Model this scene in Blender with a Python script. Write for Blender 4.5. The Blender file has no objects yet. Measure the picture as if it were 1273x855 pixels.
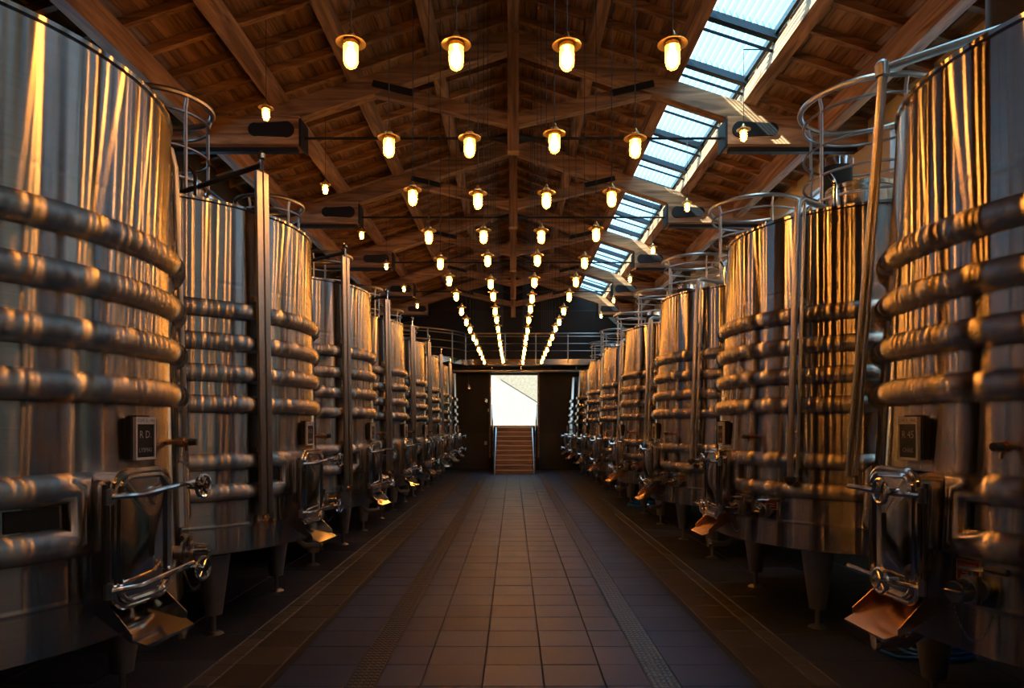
import bpy, bmesh, math, random
from mathutils import Vector, Matrix
random.seed(7)
PI = math.pi
scene = bpy.context.scene
col = scene.collection

# ------------------------------------------------------------------ camera, sky, sun, exposure
CAMH = 1.68
cam_d = bpy.data.cameras.new('camera')
cam_d.sensor_width = 36.0
cam_d.lens = 849.0 / 1273.0 * 36.0
cam_d.shift_x = -1.5 / 1273.0
cam_d.shift_y = 103.5 / 1273.0
cam_d.clip_end = 200
cam = bpy.data.objects.new('camera', cam_d)
cam.location = (0, 0, CAMH)
cam.rotation_euler = (PI / 2, 0, 0)
col.objects.link(cam)
scene.camera = cam

world = bpy.data.worlds.new('sky')
scene.world = world
world.use_nodes = True
wb = world.node_tree.nodes['Background']
wb.inputs[0].default_value = (0.40, 0.71, 1.0, 1)
wb.inputs[1].default_value = 2.0

SUN_DIR = Vector((0.66, 0.36, -0.63)).normalized()
sun_d = bpy.data.lights.new('sun', 'SUN')
sun_d.energy = 56.0
sun_d.angle = math.radians(0.6)
sun_d.color = (1.0, 0.95, 0.86)
sun = bpy.data.objects.new('sun', sun_d)
sun.rotation_euler = SUN_DIR.to_track_quat('-Z', 'Y').to_euler()
sun.location = (-8, -8, 20)
col.objects.link(sun)

LAMP_EMIT = 60.0
vs = scene.view_settings
vs.view_transform = 'Standard'
vs.look = 'None'
vs.exposure = 0.85
vs.gamma = 1.0
vs.use_curve_mapping = False
cy = scene.cycles
cy.use_denoising = True
cy.max_bounces = 8
cy.diffuse_bounces = 3
cy.glossy_bounces = 4
cy.transmission_bounces = 4
cy.transparent_max_bounces = 10
cy.sample_clamp_indirect = 5.0
cy.caustics_reflective = False
cy.caustics_refractive = False

# ------------------------------------------------------------------ materials
M = {}


def new_mat(name):
    m = bpy.data.materials.new(name)
    m.use_nodes = True
    nt = m.node_tree
    return m, nt, nt.nodes['Principled BSDF'], nt.nodes['Material Output']


def simple(name, color, rough=0.5, metal=0.0, emit=None, estr=0.0, noise=0.0, nscale=20.0, bump=0.0):
    m, nt, p, out = new_mat(name)
    p.inputs['Base Color'].default_value = (*color, 1)
    p.inputs['Roughness'].default_value = rough
    p.inputs['Metallic'].default_value = metal
    if emit:
        p.inputs['Emission Color'].default_value = (*emit, 1)
        p.inputs['Emission Strength'].default_value = estr
    if noise > 0 or bump > 0:
        tc = nt.nodes.new('ShaderNodeTexCoord')
        n = nt.nodes.new('ShaderNodeTexNoise')
        n.inputs['Scale'].default_value = nscale
        n.inputs['Detail'].default_value = 6
        nt.links.new(tc.outputs['Object'], n.inputs['Vector'])
        if noise > 0:
            mx = nt.nodes.new('ShaderNodeMix')
            mx.data_type = 'RGBA'
            mx.inputs[6].default_value = (*[c * (1 - noise) for c in color], 1)
            mx.inputs[7].default_value = (*[min(1, c * (1 + noise)) for c in color], 1)
            nt.links.new(n.outputs['Fac'], mx.inputs[0])
            nt.links.new(mx.outputs[2], p.inputs['Base Color'])
        if bump > 0:
            b = nt.nodes.new('ShaderNodeBump')
            b.inputs['Strength'].default_value = bump
            b.inputs['Distance'].default_value = 0.01
            nt.links.new(n.outputs['Fac'], b.inputs['Height'])
            nt.links.new(b.outputs[0], p.inputs['Normal'])
    M[name] = m
    return m


def wood(name, dark, light, scale):
    """Grain stretched along one axis; each piece gets its own tone."""
    m, nt, p, out = new_mat(name)
    N, L = nt.nodes, nt.links
    tc = N.new('ShaderNodeTexCoord')
    oi = N.new('ShaderNodeObjectInfo')
    mp = N.new('ShaderNodeMapping')
    mp.inputs['Scale'].default_value = scale
    L.new(tc.outputs['Object'], mp.inputs['Vector'])
    off = N.new('ShaderNodeVectorMath')
    off.operation = 'MULTIPLY_ADD'
    off.inputs[1].default_value = (1, 1, 1)
    L.new(mp.outputs[0], off.inputs[0])
    rm = N.new('ShaderNodeMath')
    rm.operation = 'MULTIPLY'
    rm.inputs[1].default_value = 40
    L.new(oi.outputs['Random'], rm.inputs[0])
    L.new(rm.outputs[0], off.inputs[2])
    n1 = N.new('ShaderNodeTexNoise')
    n1.inputs['Scale'].default_value = 1.0
    n1.inputs['Detail'].default_value = 7
    n1.inputs['Distortion'].default_value = 1.2
    L.new(off.outputs[0], n1.inputs['Vector'])
    r = N.new('ShaderNodeValToRGB')
    r.color_ramp.elements[0].position = 0.32
    r.color_ramp.elements[0].color = (*dark, 1)
    r.color_ramp.elements[1].position = 0.68
    r.color_ramp.elements[1].color = (*light, 1)
    L.new(n1.outputs['Fac'], r.inputs[0])
    hsv = N.new('ShaderNodeHueSaturation')
    mr = N.new('ShaderNodeMapRange')
    mr.inputs['To Min'].default_value = 0.72
    mr.inputs['To Max'].default_value = 1.25
    L.new(oi.outputs['Random'], mr.inputs[0])
    L.new(mr.outputs[0], hsv.inputs['Value'])
    L.new(r.outputs[0], hsv.inputs['Color'])
    L.new(hsv.outputs[0], p.inputs['Base Color'])
    p.inputs['Roughness'].default_value = 0.6
    b = N.new('ShaderNodeBump')
    b.inputs['Strength'].default_value = 0.35
    b.inputs['Distance'].default_value = 0.01
    L.new(n1.outputs['Fac'], b.inputs['Height'])
    L.new(b.outputs[0], p.inputs['Normal'])
    M[name] = m
    return m


def brushed(name, color, rough, aniso):
    """Steel brushed around the vat: lamps smear into upright streaks."""
    m, nt, p, out = new_mat(name)
    N, L = nt.nodes, nt.links
    N.remove(p)
    g = N.new('ShaderNodeBsdfAnisotropic')
    g.distribution = 'GGX'
    g.inputs['Roughness'].default_value = rough
    g.inputs['Anisotropy'].default_value = aniso
    g.inputs['Rotation'].default_value = 0.0
    tg = N.new('ShaderNodeTangent')
    tg.direction_type = 'RADIAL'
    tg.axis = 'Z'
    L.new(tg.outputs[0], g.inputs['Tangent'])
    tc = N.new('ShaderNodeTexCoord')
    mp = N.new('ShaderNodeMapping')
    mp.inputs['Scale'].default_value = (1.5, 1.5, 160)
    L.new(tc.outputs['Object'], mp.inputs['Vector'])
    n = N.new('ShaderNodeTexNoise')
    n.inputs['Scale'].default_value = 1.0
    n.inputs['Detail'].default_value = 3
    L.new(mp.outputs[0], n.inputs['Vector'])
    mx = N.new('ShaderNodeMix')
    mx.data_type = 'RGBA'
    mx.inputs[6].default_value = (*[c * 0.78 for c in color], 1)
    mx.inputs[7].default_value = (*[min(1, c * 1.15) for c in color], 1)
    L.new(n.outputs['Fac'], mx.inputs[0])
    L.new(mx.outputs[2], g.inputs['Color'])
    L.new(g.outputs[0], out.inputs['Surface'])
    M[name] = m
    return m


def tile_mat(name, a, b, rough):
    m, nt, p, out = new_mat(name)
    N, L = nt.nodes, nt.links
    geo = N.new('ShaderNodeNewGeometry')
    oi = N.new('ShaderNodeObjectInfo')
    n1 = N.new('ShaderNodeTexNoise')
    n1.inputs['Scale'].default_value = 3.0
    n1.inputs['Detail'].default_value = 8
    L.new(geo.outputs['Position'], n1.inputs['Vector'])
    n2 = N.new('ShaderNodeTexNoise')
    n2.inputs['Scale'].default_value = 90.0
    n2.inputs['Detail'].default_value = 4
    L.new(geo.outputs['Position'], n2.inputs['Vector'])
    mx = N.new('ShaderNodeMix')
    mx.data_type = 'RGBA'
    mx.inputs[6].default_value = (*a, 1)
    mx.inputs[7].default_value = (*b, 1)
    L.new(n1.outputs['Fac'], mx.inputs[0])
    hsv = N.new('ShaderNodeHueSaturation')
    mr = N.new('ShaderNodeMapRange')
    mr.inputs['To Min'].default_value = 0.78
    mr.inputs['To Max'].default_value = 1.2
    L.new(oi.outputs['Random'], mr.inputs[0])
    L.new(mr.outputs[0], hsv.inputs['Value'])
    L.new(mx.outputs[2], hsv.inputs['Color'])
    L.new(hsv.outputs[0], p.inputs['Base Color'])
    mr2 = N.new('ShaderNodeMapRange')
    mr2.inputs['To Min'].default_value = rough - 0.08
    mr2.inputs['To Max'].default_value = rough + 0.12
    L.new(n1.outputs['Fac'], mr2.inputs[0])
    L.new(mr2.outputs[0], p.inputs['Roughness'])
    bp = N.new('ShaderNodeBump')
    bp.inputs['Strength'].default_value = 0.25
    bp.inputs['Distance'].default_value = 0.004
    L.new(n2.outputs['Fac'], bp.inputs['Height'])
    L.new(bp.outputs[0], p.inputs['Normal'])
    p.inputs['Specular IOR Level'].default_value = 0.22
    M[name] = m
    return m


def glassy(name, tint, gloss, trans_add=0.0, rough=0.05, translucent=None):
    m, nt, p, out = new_mat(name)
    N, L = nt.nodes, nt.links
    N.remove(p)
    t = N.new('ShaderNodeBsdfTransparent')
    t.inputs[0].default_value = (*tint, 1)
    g = N.new('ShaderNodeBsdfGlossy')
    g.inputs['Roughness'].default_value = rough
    mix = N.new('ShaderNodeMixShader')
    mix.inputs[0].default_value = gloss
    L.new(t.outputs[0], mix.inputs[1])
    L.new(g.outputs[0], mix.inputs[2])
    last = mix
    if translucent:
        tr = N.new('ShaderNodeBsdfTranslucent')
        tr.inputs[0].default_value = (*translucent, 1)
        m2 = N.new('ShaderNodeMixShader')
        m2.inputs[0].default_value = trans_add
        L.new(mix.outputs[0], m2.inputs[1])
        L.new(tr.outputs[0], m2.inputs[2])
        last = m2
    L.new(last.outputs[0], out.inputs['Surface'])
    M[name] = m
    return m


brushed('brushed_steel', (0.44, 0.40, 0.365), 0.15, 0.88)
brushed('coil_steel', (0.48, 0.43, 0.38), 0.20, 0.88)
simple('polished_steel', (0.72, 0.69, 0.66), 0.12, 1.0)
simple('satin_steel', (0.45, 0.43, 0.41), 0.34, 1.0, noise=0.15, nscale=30)
simple('dark_steel', (0.10, 0.095, 0.09), 0.45, 1.0)
simple('leg_steel', (0.42, 0.41, 0.40), 0.42, 0.9, noise=0.2, nscale=15)
simple('black_metal', (0.012, 0.012, 0.013), 0.55, 0.3)
simple('black_plate', (0.006, 0.006, 0.006), 0.6)
simple('black_rubber', (0.02, 0.02, 0.02), 0.5)
simple('board_white', (0.75, 0.72, 0.74), 0.5)
simple('board_black', (0.008, 0.008, 0.01), 0.45)
simple('chalk', (0.55, 0.55, 0.55), 0.9)
simple('ink', (0.04, 0.03, 0.05), 0.8)
simple('sign_red', (0.16, 0.01, 0.03), 0.5)
simple('copper', (0.74, 0.44, 0.26), 0.25, 1.0)
simple('brass', (0.85, 0.62, 0.28), 0.30, 1.0)
simple('hose_blue', (0.02, 0.16, 0.48), 0.35)
simple('cable', (0.03, 0.04, 0.05), 0.5)
simple('bulb', (1, 0.8, 0.5), 0.5, 0, (1.0, 0.41, 0.08), LAMP_EMIT)
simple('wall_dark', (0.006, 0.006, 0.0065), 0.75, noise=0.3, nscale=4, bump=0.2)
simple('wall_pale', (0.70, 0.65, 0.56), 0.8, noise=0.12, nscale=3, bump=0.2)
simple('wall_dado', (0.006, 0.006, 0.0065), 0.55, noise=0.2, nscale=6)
simple('grout', (0.012, 0.011, 0.011), 0.8)
simple('slot_black', (0.01, 0.01, 0.01), 0.5)
simple('stud_metal', (0.10, 0.10, 0.11), 0.28, 0.6)
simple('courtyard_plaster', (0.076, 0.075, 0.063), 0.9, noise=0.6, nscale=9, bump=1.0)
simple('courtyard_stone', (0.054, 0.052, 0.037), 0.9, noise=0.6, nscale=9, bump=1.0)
simple('frame_grey', (0.03, 0.04, 0.05), 0.4, 0.8)
simple('frame_white', (0.6, 0.6, 0.58), 0.5)
wood('wood_y', (0.15, 0.070, 0.030), (0.56, 0.31, 0.145), (9, 0.9, 9))
wood('wood_board', (0.14, 0.064, 0.027), (0.50, 0.27, 0.12), (14, 1.1, 14))
wood('wood_x', (0.15, 0.070, 0.030), (0.56, 0.31, 0.145), (0.9, 9, 9))
wood('wood_z', (0.15, 0.070, 0.030), (0.56, 0.31, 0.145), (9, 9, 0.9))
wood('wood_stair', (0.18, 0.085, 0.034), (0.50, 0.27, 0.11), (1.2, 14, 14))
tile_mat('tile_lane', (0.023, 0.037, 0.082), (0.042, 0.066, 0.135), 0.44)
tile_mat('tile_band', (0.038, 0.031, 0.026), (0.080, 0.063, 0.050), 0.45)
tile_mat('tile_brick', (0.060, 0.052, 0.044), (0.125, 0.105, 0.086), 0.45)
tile_mat('tile_side', (0.030, 0.031, 0.038), (0.066, 0.067, 0.080), 0.40)
glassy('jar_glass', (1.0, 0.93, 0.78), 0.10, 0.22, 0.05, (1.0, 0.80, 0.45))
glassy('pane_glass', (0.92, 0.96, 1.0), 0.08)
glassy('sheet', (0.80, 0.92, 0.96), 0.10, 0.42, 0.25, (0.20, 0.36, 0.44))


# ------------------------------------------------------------------ mesh helpers
class MB:
    def __init__(self):
        self.v, self.f = [], []

    def add(self, vs_, fs_):
        b = len(self.v)
        self.v += [tuple(p) for p in vs_]
        self.f += [tuple(b + i for i in f) for f in fs_]
        return self

    def hexa(self, p):
        return self.add(p, [(0, 3, 2, 1), (4, 5, 6, 7), (0, 1, 5, 4), (1, 2, 6, 5), (2, 3, 7, 6), (3, 0, 4, 7)])

    def box(self, x0, x1, y0, y1, z0, z1):
        return self.hexa([(x0, y0, z0), (x1, y0, z0), (x1, y1, z0), (x0, y1, z0),
                          (x0, y0, z1), (x1, y0, z1), (x1, y1, z1), (x0, y1, z1)])

    def fbox(self, F, u0, u1, v0, v1, w0, w1):
        return self.hexa([F(u0, v0, w0), F(u1, v0, w0), F(u1, v1, w0), F(u0, v1, w0),
                          F(u0, v0, w1), F(u1, v0, w1), F(u1, v1, w1), F(u0, v1, w1)])

    def loops(self, loops, closed=True, cap0=False, cap1=False):
        n = len(loops[0])
        vs_, fs_ = [], []
        for lp in loops:
            vs_ += lp
        for i in range(len(loops) - 1):
            for j in range(n if closed else n - 1):
                k = (j + 1) % n
                fs_.append((i * n + j, i * n + k, (i + 1) * n + k, (i + 1) * n + j))
        if cap0:
            fs_.append(tuple(reversed(range(n))))
        if cap1:
            b = (len(loops) - 1) * n
            fs_.append(tuple(b + j for j in range(n)))
        return self.add(vs_, fs_)

    def tube(self, pts, r, n=8, closed=False):
        P = [Vector(p) for p in pts]
        m = len(P)
        rr = r if isinstance(r, (list, tuple)) else [r] * m
        lps = []
        ref = None
        for i in range(m):
            if closed:
                d = P[(i + 1) % m] - P[(i - 1) % m]
            else:
                d = P[min(i + 1, m - 1)] - P[max(i - 1, 0)]
            d.normalize()
            if ref is None:
                ref = Vector((0, 0, 1)) if abs(d.z) < 0.9 else Vector((1, 0, 0))
            e1 = ref - d * ref.dot(d)
            if e1.length < 1e-6:
                e1 = d.orthogonal()
            e1.normalize()
            ref = e1
            e2 = d.cross(e1)
            lps.append([P[i] + (e1 * math.cos(2 * PI * k / n) + e2 * math.sin(2 * PI * k / n)) * rr[i] for k in range(n)])
        if closed:
            lps.append(lps[0])
            return self.loops(lps)
        return self.loops(lps, cap0=True, cap1=True)

    def cyl(self, p0, p1, r0, r1=None, n=12):
        return self.tube([p0, p1], [r0, r0 if r1 is None else r1], n)

    def lathe(self, prof, n=64, o=(0, 0, 0)):
        lps = []
        for r, z in prof:
            lps.append([(o[0] + r * math.cos(2 * PI * k / n), o[1] + r * math.sin(2 * PI * k / n), o[2] + z) for k in range(n)])
        return self.loops(lps, cap0=prof[0][0] > 1e-5, cap1=prof[-1][0] > 1e-5)

    def ring(self, c, R, r, n=40, m=8, a0=0, a1=2 * PI):
        full = abs(a1 - a0 - 2 * PI) < 1e-6
        k = n if full else n + 1
        pts = [(c[0] + R * math.cos(a0 + (a1 - a0) * i / n), c[1] + R * math.sin(a0 + (a1 - a0) * i / n), c[2]) for i in range(k)]
        return self.tube(pts, r, m, closed=full)

    def mesh(self, name, mat, angle=32):
        me = bpy.data.meshes.new(name)
        me.from_pydata(self.v, [], self.f)
        bm = bmesh.new()
        bm.from_mesh(me)
        bmesh.ops.remove_doubles(bm, verts=bm.verts, dist=1e-5)
        bmesh.ops.recalc_face_normals(bm, faces=bm.faces)
        bm.to_mesh(me)
        bm.free()
        me.materials.append(M[mat])
        for p in me.polygons:
            p.use_smooth = True
        me.set_sharp_from_angle(angle=math.radians(angle))
        return me

    def build(self, name, mat, parent=None, angle=32):
        return link(name, self.mesh(name, mat, angle), parent)


def link(name, data, parent=None, loc=None):
    o = bpy.data.objects.new(name, data)
    col.objects.link(o)
    if parent is not None:
        o.parent = parent
    if loc is not None:
        o.location = loc
    return o


def tag(o, label=None, cat=None, group=None, kind=None):
    if label:
        o['label'] = label
    if cat:
        o['category'] = cat
    if group:
        o['group'] = group
    if kind:
        o['kind'] = kind
    return o


def kids(o):
    return KID.get(o.name, [])


KID = {}


def register(root):
    """Remember the children so that copying does not scan the scene."""
    for o in bpy.data.objects:
        if o.parent is not None:
            KID.setdefault(o.parent.name, [])
            if o.name not in KID[o.parent.name]:
                KID[o.parent.name].append(o.name)


def copy_tree(o, parent=None):
    c = o.copy()
    col.objects.link(c)
    c.parent = parent
    for nm in KID.get(o.name, []):
        copy_tree(bpy.data.objects[nm], c)
    return c


def text_mesh(txt, size, F, mat, name, parent, w=0.002, align='CENTER'):
    cu = bpy.data.curves.new('txt', 'FONT')
    cu.body = txt
    cu.size = size
    cu.align_x = align
    cu.align_y = 'CENTER'
    cu.resolution_u = 2
    ob = bpy.data.objects.new('txt', cu)
    col.objects.link(ob)
    bpy.context.view_layer.update()
    dg = bpy.context.evaluated_depsgraph_get()
    me0 = ob.evaluated_get(dg).to_mesh()
    vs_ = [F(v.co.x, v.co.y, w) for v in me0.vertices]
    fs_ = [tuple(p.vertices) for p in me0.polygons]
    ob.evaluated_get(dg).to_mesh_clear()
    bpy.data.objects.remove(ob)
    bpy.data.curves.remove(cu)
    me = bpy.data.meshes.new(name)
    me.from_pydata([tuple(v) for v in vs_], [], fs_)
    me.materials.append(M[mat])
    return link(name, me, parent)


def rrect(hw, hh, r, k=5):
    pts = []
    for cx, cz, a in ((hw - r, hh - r, 0), (-hw + r, hh - r, 90), (-hw + r, -hh + r, 180), (hw - r, -hh + r, 270)):
        for i in range(k + 1):
            t = math.radians(a + 90 * i / k)
            pts.append((cx + r * math.cos(t), cz + r * math.sin(t)))
    return pts


# ------------------------------------------------------------------ the shell of the hall
Y0, Y1 = -4.0, 26.6
XW = 5.2
SL = 0.324
TRUSS_Y = [10.17 + 3.83 * k for k in (-2, -1, 0, 1, 2, 3)] + [25.3]
SKY0, SKY1 = 2.44, 3.40      # skylight across the slope


def slope_box(x0, x1, y0, y1, zb, zt):
    """a box whose faces follow the roof slope; zb/zt are its heights at the ridge line"""
    m = MB()
    s = -SL
    m.hexa([(x0, y0, zb + s * abs(x0)), (x1, y0, zb + s * abs(x1)), (x1, y1, zb + s * abs(x1)), (x0, y1, zb + s * abs(x0)),
            (x0, y0, zt + s * abs(x0)), (x1, y0, zt + s * abs(x1)), (x1, y1, zt + s * abs(x1)), (x0, y1, zt + s * abs(x0))])
    return m


# floor ---------------------------------------------------------------
floor = tag(MB().box(-XW, XW, Y0, Y1, -0.2, 0.0).build('floor', 'grout'), 'dark tiled cellar floor with a paved aisle', 'floor', kind='structure')
TT = 0.012


def tile_mesh(name, w, d, mat, g=0.003):
    b = 0.004
    m = MB()
    m.loops([[(-w / 2 + g, -d / 2 + g, -0.002), (w / 2 - g, -d / 2 + g, -0.002), (w / 2 - g, d / 2 - g, -0.002), (-w / 2 + g, d / 2 - g, -0.002)],
             [(-w / 2 + g, -d / 2 + g, TT - b), (w / 2 - g, -d / 2 + g, TT - b), (w / 2 - g, d / 2 - g, TT - b), (-w / 2 + g, d / 2 - g, TT - b)],
             [(-w / 2 + g + b, -d / 2 + g + b, TT), (w / 2 - g - b, -d / 2 + g + b, TT), (w / 2 - g - b, d / 2 - g - b, TT), (-w / 2 + g + b, d / 2 - g - b, TT)]],
            cap0=False, cap1=True)
    return m.mesh(name, mat, 20)


TD = 0.40
lane_cols = [(-1.565, -1.085), (-0.895, -0.6), (-0.6, -0.2), (-0.2, 0.2), (0.2, 0.6), (0.6, 0.895), (1.085, 1.565)]
FAR = MB()


def far_tile(x0, x1, y0, y1, mb):
    g = 0.004
    mb.add([(x0 + g, y0 + g, TT), (x1 - g, y0 + g, TT), (x1 - g, y1 - g, TT), (x0 + g, y1 - g, TT)], [(0, 1, 2, 3)])


def lay(x0, x1, d, name, mat, near, far_mb, ystart=2.4):
    me = tile_mesh(name, x1 - x0, d, mat)
    y = ystart
    while y < Y1 - 0.01:
        if y < near:
            o = link(name, me, floor, ((x0 + x1) / 2, y + d / 2, random.uniform(-0.0012, 0.0012)))
        else:
            far_tile(x0, x1, y, min(y + d, Y1), far_mb)
        y += d


far_lane, far_band, far_brick, far_side = MB(), MB(), MB(), MB()
for a, b in lane_cols:
    lay(a, b, TD, 'floor_tile', 'tile_lane', 18.6, far_lane)
for s in (-1, 1):
    a, b = sorted((s * 1.625, s * 1.965))
    lay(a, b, TD, 'border_tile', 'tile_band', 16.0, far_band)
    a, b = sorted((s * 1.965, s * 2.10))
    lay(a, b, 0.20, 'paving_brick', 'tile_brick', 13.0, far_brick)
    for k in range(5):
        a, b = sorted((s * (2.10 + 0.62 * k), s * (2.10 + 0.62 * (k + 1))))
        lay(a, b, 0.62, 'floor_slab', 'tile_side', 16.0 if k < 3 else 9.0, far_side, 2.4 + 0.2 * (k % 2))
for mb, nm, mt in ((far_lane, 'far_floor_tiles', 'tile_lane'), (far_band, 'far_border_tiles', 'tile_band'),
                   (far_brick, 'far_paving_bricks', 'tile_brick'), (far_side, 'far_floor_slabs', 'tile_side')):
    if mb.v:
        tag(mb.build(nm, mt, floor), kind='stuff')
# near strip in front of the lens (out of frame) so that reflections see a floor
MB().box(-XW, XW, Y0, 2.39, 0.0, TT).build('near_paving', 'tile_lane', floor)
for s in (-1, 1):
    a, b = sorted((s * 1.567, s * 1.623))
    MB().box(a, b, 2.4, Y1, -0.001, 0.006).build('slot_drain', 'slot_black', floor)
    # studded strip
    a, b = sorted((s * 0.897, s * 1.083))
    MB().box(a, b, 2.4, Y1, -0.001, 0.009).build('studded_strip', 'tile_side', floor)
    st = MB()
    y = 3.9
    while y < 20.0:
        for k in range(5):
            x = a + 0.019 + 0.037 * k
            st.add([(x - .013, y - .02, .009), (x + .013, y - .02, .009), (x + .013, y + .02, .009), (x - .013, y + .02, .009),
                    (x - .008, y - .014, .015), (x + .008, y - .014, .015), (x + .008, y + .014, .015), (x - .008, y + .014, .015)],
                   [(4, 5, 6, 7), (0, 1, 5, 4), (1, 2, 6, 5), (2, 3, 7, 6), (3, 0, 4, 7)])
        y += 0.055
    tag(st.build('strip_studs', 'stud_metal', floor), kind='stuff')


# walls ---------------------------------------------------------------
def roof_z(x):
    return 7.86 - SL * abs(x)


WIN_Z0, WIN_Z1 = 5.18, 5.76
win_y = [(TRUSS_Y[i] + 0.75, TRUSS_Y[i + 1] - 0.75) for i in range(len(TRUSS_Y) - 1)]
win_n = 1
for s, nm in ((-1, 'wall_left'), (1, 'wall_right')):
    a, b = sorted((s * XW, s * (XW + 0.25)))
    w = MB().box(a, b, Y0, Y1, -0.2, WIN_Z0).box(a, b, Y0, Y1, WIN_Z1, roof_z(XW))
    edges = [Y0] + [e for p in win_y for e in p] + [Y1]
    for i in range(0, len(edges), 2):
        w.box(a, b, edges[i], edges[i + 1], WIN_Z0, WIN_Z1)
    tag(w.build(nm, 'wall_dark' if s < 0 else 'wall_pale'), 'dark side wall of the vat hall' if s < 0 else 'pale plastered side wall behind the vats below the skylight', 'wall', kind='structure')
bk = MB()
OX0, OX1, OZ0, OZ1 = -0.87, 0.95, 1.70, 3.72
TH = 0.25
bk.box(-XW, OX0, Y1, Y1 + TH, -0.2, OZ1).box(OX1, XW, Y1, Y1 + TH, -0.2, OZ1).box(OX0, OX1, Y1, Y1 + TH, -0.2, OZ0)
bk.add([(-XW, Y1, OZ1), (XW, Y1, OZ1), (XW, Y1, roof_z(XW)), (0, Y1, roof_z(0)), (-XW, Y1, roof_z(XW)),
        (-XW, Y1 + TH, OZ1), (XW, Y1 + TH, OZ1), (XW, Y1 + TH, roof_z(XW)), (0, Y1 + TH, roof_z(0)), (-XW, Y1 + TH, roof_z(XW))],
       [(0, 1, 2, 3, 4), (9, 8, 7, 6, 5), (0, 5, 6, 1), (1, 6, 7, 2), (2, 7, 8, 3), (3, 8, 9, 4), (4, 9, 5, 0)])
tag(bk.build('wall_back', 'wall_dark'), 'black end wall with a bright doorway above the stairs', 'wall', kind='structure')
fr = MB()
fr.add([(-XW, Y0, -.2), (XW, Y0, -.2), (XW, Y0, roof_z(XW)), (0, Y0, roof_z(0)), (-XW, Y0, roof_z(XW)),
        (-XW, Y0 - TH, -.2), (XW, Y0 - TH, -.2), (XW, Y0 - TH, roof_z(XW)), (0, Y0 - TH, roof_z(0)), (-XW, Y0 - TH, roof_z(XW))],
       [(0, 1, 2, 3, 4), (9, 8, 7, 6, 5), (0, 5, 6, 1), (1, 6, 7, 2), (2, 7, 8, 3), (3, 8, 9, 4), (4, 9, 5, 0)])
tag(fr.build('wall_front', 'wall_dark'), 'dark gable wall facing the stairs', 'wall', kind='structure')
for s in (-1, 1):
    a, b = (-XW + 0.01, -0.95) if s < 0 else (1.02, XW - 0.01)
    d = MB().box(a, b, Y1 - 0.05, Y1 - 0.001, 0.13, 1.42).box(a, b, Y1 - 0.07, Y1 - 0.001, 1.42, 1.46)
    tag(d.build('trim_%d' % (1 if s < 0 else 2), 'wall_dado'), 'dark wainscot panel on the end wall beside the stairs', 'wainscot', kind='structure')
    k = MB().box(a, b, Y1 - 0.07, Y1 - 0.001, 0.013, 0.125)
    tag(k.build('baseboard_%s' % ('left' if s < 0 else 'right'), 'frame_grey'), 'grey skirting board along the end wall', 'baseboard', kind='structure')

# clerestory windows under the eaves
for s in (-1, 1):
    for (ya, yb) in win_y:
        win_n += 1
        e = tag(link('window_%d' % win_n, None, None, (s * (XW + 0.12), ya, WIN_Z0)), 'low clerestory window high in the side wall under the eaves', 'window', kind='structure')
        L_ = yb - ya
        H_ = WIN_Z1 - WIN_Z0
        MB().box(-.03, .03, 0, L_, 0, .04).box(-.03, .03, 0, L_, H_ - .04, H_).box(-.03, .03, 0, .04, 0, H_).box(-.03, .03, L_ - .04, L_, 0, H_).build('window_frame', 'frame_white', e)
        for k in range(4):
            y = 0.04 + (L_ - 0.08) * k / 4
            MB().box(-.004, .004, y + .012, y + (L_ - 0.08) / 4 - .012, .04, H_ - .04).build('pane', 'pane_glass', e)
            if k:
                MB().box(-.025, .025, y - .012, y + .012, .04, H_ - .04).build('mullion', 'frame_white', e)

# ceiling -------------------------------------------------------------
ceil = tag(link('ceiling', None), 'pitched timber roof of boards, rafters and purlins', 'ceiling', kind='structure')
EAVE = 6.1  # unseen overhang past the walls, added to keep sun out of the left clerestory
BW = 0.172
for s in (-1, 1):
    x = 0.0
    while x < EAVE:
        x1 = min(x + BW, EAVE)
        if s > 0 and x1 > SKY0 and x < SKY1:
            x = x1
            continue
        dz = random.uniform(0, 0.008)
        xa, xb = sorted((s * (x + 0.005), s * (x1 - 0.005)))
        slope_box(xa, xb, Y0 - 0.3, Y1 + 0.3, 7.870 + dz, 7.893 + dz).build('roof_board', 'wood_board', ceil)
        x = x1
    # outer roofing skin, so that no daylight leaks between the boards
    spans = [(0, EAVE)] if s < 0 else [(0, SKY0 - 0.08), (SKY1 + 0.06, EAVE)]
    for p, q in spans:
        xa, xb = sorted((s * p, s * q))
        slope_box(xa, xb, Y0 - 0.35, Y1 + 0.35, 7.905, 7.95).build('roof_skin', 'black_plate', ceil)
    y = Y0 + 0.3
    while y < Y1:
        for p, q in ([(0.0, EAVE)] if s < 0 else [(0.0, SKY0 - 0.02), (SKY1 + 0.02, EAVE)]):
            xa, xb = sorted((s * p, s * q))
            slope_box(xa, xb, y - 0.04, y + 0.04, 7.765, 7.868).build('rafter', 'wood_x', ceil)
        y += 0.58
    for X in (1.18, 2.36, 3.48):
        xa, xb = sorted((s * (X - 0.08), s * (X + 0.08)))
        slope_box(xa, xb, Y0, Y1, 7.57, 7.764).build('purlin', 'wood_y', ceil)
    # deep eaves beam
    xa, xb = sorted((s * 4.46, s * 4.62))
    MB().box(xa, xb, Y0, Y1, 5.93, 6.27).build('eaves_beam', 'wood_y', ceil)
MB().box(-0.08, 0.08, Y0, Y1, 7.50, 7.76).build('ridge_beam', 'wood_y', ceil)

# skylight ------------------------------------------------------------
sk = tag(link('window_1', None), 'long skylight of corrugated translucent sheets in the roof slope', 'skylight', kind='structure')


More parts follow.
